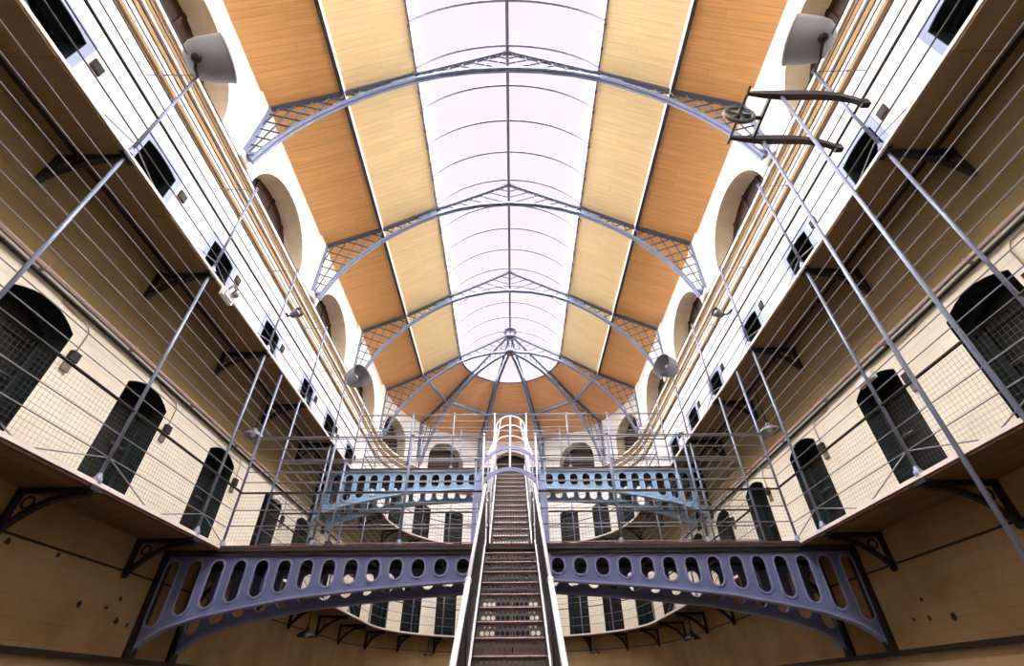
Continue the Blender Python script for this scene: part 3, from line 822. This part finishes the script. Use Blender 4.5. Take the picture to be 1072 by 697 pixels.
# heights above are on the fitted wall scale; bring them onto the built hall
lowc = []
for x, z in [(4.80, 9.42), (4.70, 9.75), (4.55, 10.15), (4.34, 10.55), (4.05, 11.0), (3.6, 11.55), (3.15, 11.98), (2.65, 12.38), (2.1, 12.74), (1.55, 13.0), (0.8, 13.2), (0, 13.27)]:
    lowc.append((x * .9115 + .03, 1.4 + (z - 1.4) * .9115))
lowc[-1] = (0.0, lowc[-1][1])
topc = [(W - .08, ZC - .06), (XP, ZP - .07), (XS, ZS - .06), (0, ZR - .08)]
wallc = [(W - .12, 8.82), (W - .08, ZC - .06)]
def zat(tab, x):
    t = sorted(tab)
    for (a, b), (c, d) in zip(t, t[1:]):
        if a <= x <= c: return b + (d - b) * (x - a) / (c - a + 1e-9)
    return None
def inside(x, z):
    if x < .02 or x > W - .12: return False
    zt = zat(topc, x); zl = zat(lowc, x)
    if zt is None: return False
    if zl is None: zl = 8.85
    return zl < z < zt
def lattice_segments():
    segs = []
    for fam, (dx, dz) in enumerate(((cos(RAD(22)), sin(RAD(22))), (cos(RAD(102)), sin(RAD(102))))):
        nx, nz = -dz, dx
        sp = .25
        for k in range(-80, 80):
            ox, oz = 3.6 + nx * sp * k, 11.0 + nz * sp * k
            run = None; prev = None
            for s in range(-500, 501):
                p = (ox + dx * s * .012, oz + dz * s * .012)
                if inside(*p):
                    if run is None: run = p
                    prev = p
                elif run is not None:
                    if (prev[0] - run[0]) ** 2 + (prev[1] - run[1]) ** 2 > .0036: segs.append((run, prev))
                    run = None
    return segs
LAT = lattice_segments()
def truss_half(root, fx, matn):
    """fx maps (radial x, z) to 3-D; perp is handled by bar cross sections"""
    up = Vector(fx(1, 0)) - Vector(fx(0, 0)); perp = up.cross(Vector((0, 0, 1))).normalized()
    U = tuple(perp)
    m = MB(); m.bar([fx(*p) for p in topc], .065, .09, up=U) ; m.build('top_chord', M['iron_shaded'], root)
    for d in (-.036, .036):
        m = MB(); m.bar([tuple(Vector(fx(x, z)) + perp * d) for x, z in lowc], .05, .044, up=U)
        m.build('arched_chord', matn, root)
    m = MB(); m.bar([fx(x, z + .012) for x, z in lowc], .03, .05, up=U); m.build('chord_web', M['sky_iron'], root)
    m = MB(); m.bar([fx(*p) for p in wallc], .06, .10, up=U); 
    q = fx(W - .2, 8.83); m.bar([fx(W - .02, 8.84), fx(W - .36, 8.84)], .06, .16, up=U)
    m.build('wall_post', matn, root)
    m = MB()
    for a, b2 in LAT: m.bar([fx(*a), fx(*b2)], .012, .03, up=U)
    m.build('lattice', M['lattice'], root)
    # gusset plate beside the skylight kerb
    m = MB()
    xs = [XS + .02 + .46 * i / 6 for i in range(7)]
    for a, b2 in zip(xs, xs[1:]):
        for s in (-.012, .012):
            f = lambda x, z: tuple(Vector(fx(x, z)) + perp * s)
            m.quad(f(a, zat(lowc, a)), f(b2, zat(lowc, b2)), f(b2, zat(topc, b2)), f(a, zat(topc, a)))
    m.build('gusset_plate', matn, root)
tn = ['', 'nearest', 'second', 'third', 'fourth, at the start of the apse']
for i, y in enumerate(TY):
    if i == 0: continue
    root = empty('roof_truss', (0, y, ZR), 'pale blue lattice iron roof truss spanning the hall, %s from the camera' % tn[i] if i < 4 else 'pale blue lattice iron roof truss carrying the hub where the apse begins', 'roof truss')
    for sg in (-1, 1): truss_half(root, lambda x, z, sg=sg, y=y: (sg * x, y, z), M['iron'])
for a, nm in ((-54, 'leftmost of the four'), (-18, 'just left of centre'), (18, 'just right of centre'), (54, 'rightmost of the four')):
    root = empty('roof_rib', (0, YC, ZR), 'radiating lattice iron roof rib of the apse, %s' % nm, 'roof rib')
    truss_half(root, lambda x, z, a=RAD(a): (x * sin(a), YC + x * cos(a), z), M['iron'])
hb = empty('roof_hub', (0, YC, ZR), 'octagonal iron hub where the apse ribs meet under the skylight', 'hub')
m = MB(); m.lathe([(.001, .08), (.30, .08), (.30, .03), (.16, .0), (.13, -.22), (.17, -.26), (.001, -.26)], (0, YC, ZR), (0, 0, 1), 8); m.build('cap', M['sky_iron'], hb)
m = MB(); m.lathe([(.001, .05), (.2, .05), (.22, .0), (.2, -.05), (.001, -.05)], (0, YC, lowc[-1][1] - .02), (0, 0, 1), 12); m.build('boss', M['sky_iron'], hb)

# pilaster pads behind the truss feet
k = 11
for i, y in enumerate(TY):
    for sg, sd in ((-1, 'left'), (1, 'right')):
        m = MB(); x0, x1 = sorted((sg * W, sg * (W - .06))); m.box(x0, x1, y - .33, y + .33, 8.72, ZC - .02)
        x0, x1 = sorted((sg * W, sg * (W - .09))); m.box(x0, x1, y - .2, y + .2, 8.72, ZC - .1)
        x0, x1 = sorted((sg * W, sg * (W - .22))); m.box(x0, x1, y - .15, y + .15, 8.68, 8.82)
        tag(m.build('trim_%d' % k, M['white']), None, None, None, 'structure'); k += 1
for a in (-54, -18, 18, 54):
    m = MB(); t = RAD(a)
    for hw, d, z0, z1 in ((.3, .05, 8.72, ZC - .02), (.15, .2, 8.68, 8.82)):
        P = lambda r, da, z: (r * sin(t + da / W), YC + r * cos(t + da / W), z)
        pts = [P(W, -hw, 0), P(W - d, -hw, 0), P(W - d, hw, 0), P(W, hw, 0)]
        m.ring_sweep([[(p[0], p[1], z) for p in pts] for z in (z0, z1)], True, False)
    tag(m.build('trim_%d' % k, M['white']), None, None, None, 'structure'); k += 1

# ------------------------------------------------------------------ lamps
def floodlight(p, axis, r, d, arm, label, side=None):
    a = Vector(axis).normalized(); p = Vector(p)
    root = empty('dome_floodlight', p, label, 'lamp')
    m = MB()
    out = [(.001, -d * .5), (r * .32, -d * .49), (r * .6, -d * .42), (r * .80, -d * .28), (r * .92, -d * .05), (r * .98, d * .25), (r, d * .5)]
    m.lathe(out, p, a, 28); m.lathe([(r, d * .5), (r * 1.03, d * .51), (r * 1.03, d * .47), (r * .99, d * .45)], p, a, 28)
    m.build('shade', M['lamp'], root, True)
    m = MB(); m.lathe([(max(.001, q * .96), z + .012) for q, z in out], p, a, 28); m.build('reflector', M['lamp_in'], root, True)
    kp, ka = (p, a) if side is None else (p - a * d * .16 + Vector(side).normalized() * (r * .84) + Vector(side).normalized() * d * .5, Vector(side).normalized() * -1)
    if side is not None: kp = p - a * d * .16 + Vector(side).normalized() * (r * .84); ka = Vector(side).normalized() * -1; kp = kp + ka * (d * .5)
    m = MB(); m.lathe([(.05, -d * .58), (.06, -d * .52), (.05, -d * .4)], kp, ka, 12, True); m.build('knuckle', M['dark'], root, True)
    b = p - a * d * .45 if side is None else p - a * d * .16 + Vector(side).normalized() * (r * .9)
    m = MB(); m.tube([b, (b + Vector(arm)) / 2 + Vector((0, 0, -.05)), Vector(arm)], .018, 8); m.build('arm', M['dark'], root, True)
    m = MB(); m.ball(p + a * d * .05, .07, 10); m.build('bulb', M['lamp_in'], root, True)
for sg, sd in ((-1, 'left'), (1, 'right')):
    floodlight((sg * 3.93, 2.62 if sg < 0 else 2.44, 8.03), (-sg * .8, .16, .56), .29, .5, (sg * 4.02, 2.73, 7.8), 'large grey bowl floodlight on the nearest post of the upper %s railing' % sd, (-sg * .40, -.5, -.9))
    floodlight((sg * 3.9, 9.95 if sg < 0 else 9.6, 7.78), (-sg * .8, -.45, .12), .27, .46, (sg * 4.02, 9.77, 7.6), 'grey bowl floodlight halfway down the upper %s railing, opening turned to the hall' % sd)
    floodlight((sg * 3.88, 6.48 if sg < 0 else 6.62, 6.95 if sg < 0 else 7.0), (-sg * .8, -.3, .2), .09, .16, (sg * 4.02, 6.4, 6.9), 'small grey spot lamp clipped halfway along the upper %s railing' % sd)
def pendant(p, ztop, r, label, mt):
    root = empty('pendant_lamp', p, label, 'lamp')
    x, y, z = p
    m = MB(); m.lathe([(r, 0), (r * .96, r * .18), (r * .62, r * .45), (r * .24, r * .62), (r * .2, r * .9), (.02, r * .95)], p, (0, 0, 1), 22)
    m.lathe([(r, 0), (r * .94, r * .02), (r * .6, r * .4), (.02, r * .55)], p, (0, 0, 1), 22)
    m.build('shade', mt, root, True)
    m = MB(); m.tube([(x, y, z + r * .9), (x, y, ztop)], .012, 8); m.build('stem', M['dark'], root, True)
    m = MB(); m.ball((x, y, z + r * .25), r * .28, 10); m.build('bulb', M['bulb'], root, True)
pendant((-4.4, 7.38, 4.96), Z2 - th2, .17, 'grey enamel pendant lamp under the upper left gallery', M['lamp'])
pendant((4.4, 7.27, 4.92), Z2 - th2, .17, 'grey enamel pendant lamp under the upper right gallery', M['lamp'])
pendant((-4.3, 11.6, 2.45), Z1 - th1, .19, 'black pendant lamp under the lower left gallery beyond the near footbridge', M['dark'])
pendant((4.3, 13.27, 2.48), Z1 - th1, .19, 'black pendant lamp under the lower right gallery beyond the near footbridge', M['dark'])
pendant((-2.74, 18.3, 2.52), Z1 - th1, .15, 'small dark pendant lamp under the end gallery left of the stair', M['dark'])
pendant((2.70, 18.3, 2.53), Z1 - th1, .15, 'small dark pendant lamp under the end gallery right of the stair', M['dark'])

# white work light clamped on the upper left gallery edge
wl_ = empty('clamp_light', (-3.96, 4.85, 5.9), 'small white clamp light fixed to the edge of the upper left gallery', 'light')
m = MB(); m.box(-3.985, -3.93, 4.72, 4.98, 5.82, 5.96); m.build('housing', M['bulb'], wl_)
m = MB(); m.tube([(-3.95, 4.8, 5.95), (-3.9, 4.8, 6.05), (-3.9, 4.9, 6.05), (-3.95, 4.9, 5.95)], .02, 8); m.ball((-3.9, 4.93, 5.98), .045, 10); m.build('clamp', M['lamp'], wl_, True)
m = MB(); m.box(-3.93, -3.915, 4.75, 4.95, 5.84, 5.94); m.build('lens', M['lamp_in'], wl_)

# ------------------------------------------------------------------ hoist
ho = empty('hoist_frame', (3.9, 2.8, 6.7), 'dark iron hoist frame with pulley wheel jutting from the upper right railing', 'hoist')
for y in (2.55, 3.09):
    m = MB()
    pts = [(2.76, y, 6.86), (2.95, y, 6.83), (3.15, y, 6.81), (3.4, y, 6.81), (3.6, y, 6.80), (3.78, y, 6.76), (3.92, y, 6.68), (4.0, y, 6.58)]
    m.bar(pts, [.03, .055, .07, .07, .065, .06, .05, .05], [.04, .07, .095, .095, .09, .08, .07, .06], up=(0, 0, 1)); m.build('arm', M['stringer'], ho)
    m = MB(); m.tube([(3.13 if y < 3 else 3.15, y, 0.0), (3.13 if y < 3 else 3.15, y, 6.86)], .0175, 10); m.build('pole', M['post'], ho, True)
    m = MB(); m.box(3.95, 4.04, y - .03, y + .03, 6.56, 6.66); m.build('clamp', M['dark'], ho)
m = MB(); m.tube([(2.77, 2.47, 6.86), (2.77, 3.17, 6.86)], .014, 8); m.build('axle', M['dark'], ho, True)
m = MB(); m.bar([(3.03, 2.55, 6.82), (3.03, 3.09, 6.82)], .03, .045); m.build('cross_bar', M['dark'], ho)
m = MB(); m.bar([(3.03, 2.82, 6.82), (2.80, 2.82, 6.84)], .035, .035); m.build('link', M['dark'], ho)
wh = MB(); c0 = (2.77, 2.80, 6.86)
wh.tube([(c0[0] + .165 * cos(2 * pi * k / 24), c0[1], c0[2] + .165 * sin(2 * pi * k / 24)) for k in range(24)], .026, 8, True)
for k in range(5):
    a = 2 * pi * k / 5; wh.bar([c0, (c0[0] + .16 * cos(a), c0[1], c0[2] + .16 * sin(a))], .022, .022, up=(0, 1, 0))
wh.lathe([(.04, -.035), (.04, .035)], c0, (0, 1, 0), 12, True)
wh.build('pulley', M['wire'], ho, True)

# ------------------------------------------------------------------ camera and light
F, PITCH, YAW, ROLL = 489.76, .6633, .003, -.0096
fw = Vector((sin(YAW) * cos(PITCH), cos(YAW) * cos(PITCH), sin(PITCH)))
ri = Vector((cos(YAW), -sin(YAW), 0)); upv = ri.cross(fw)
R_ = ri * cos(ROLL) + upv * sin(ROLL); U_ = -ri * sin(ROLL) + upv * cos(ROLL)
cam = bpy.data.cameras.new('camera'); co = bpy.data.objects.new('camera', cam); COL.objects.link(co)
mt = Matrix((R_, U_, -fw)).transposed().to_4x4(); mt.translation = Vector((.0308, 0, 1.4)); co.matrix_world = mt
cam.sensor_width = 36; cam.lens = F / 1072 * 36; cam.clip_start = .05; cam.clip_end = 200
SC.camera = co

wd = bpy.data.worlds.new('sky'); SC.world = wd; wd.use_nodes = True
bg = wd.node_tree.nodes['Background']; bg.inputs[0].default_value = (.98, .90, 1.0, 1); bg.inputs[1].default_value = 1.08
sun = bpy.data.lights.new('overcast_sun', 'SUN'); sun.energy = 46.0; sun.angle = RAD(165); sun.color = (1.0, .97, .93)
so = bpy.data.objects.new('overcast_sun', sun); COL.objects.link(so); so.location = (0, 6, 30); so.rotation_euler = (RAD(-8), 0, 0)

vs = SC.view_settings
vs.view_transform = 'Standard'; vs.look = 'None'; vs.exposure = 0.0; vs.gamma = 1.0; vs.use_curve_mapping = False
SC.cycles.max_bounces = 10; SC.cycles.diffuse_bounces = 4; SC.cycles.transparent_max_bounces = 16
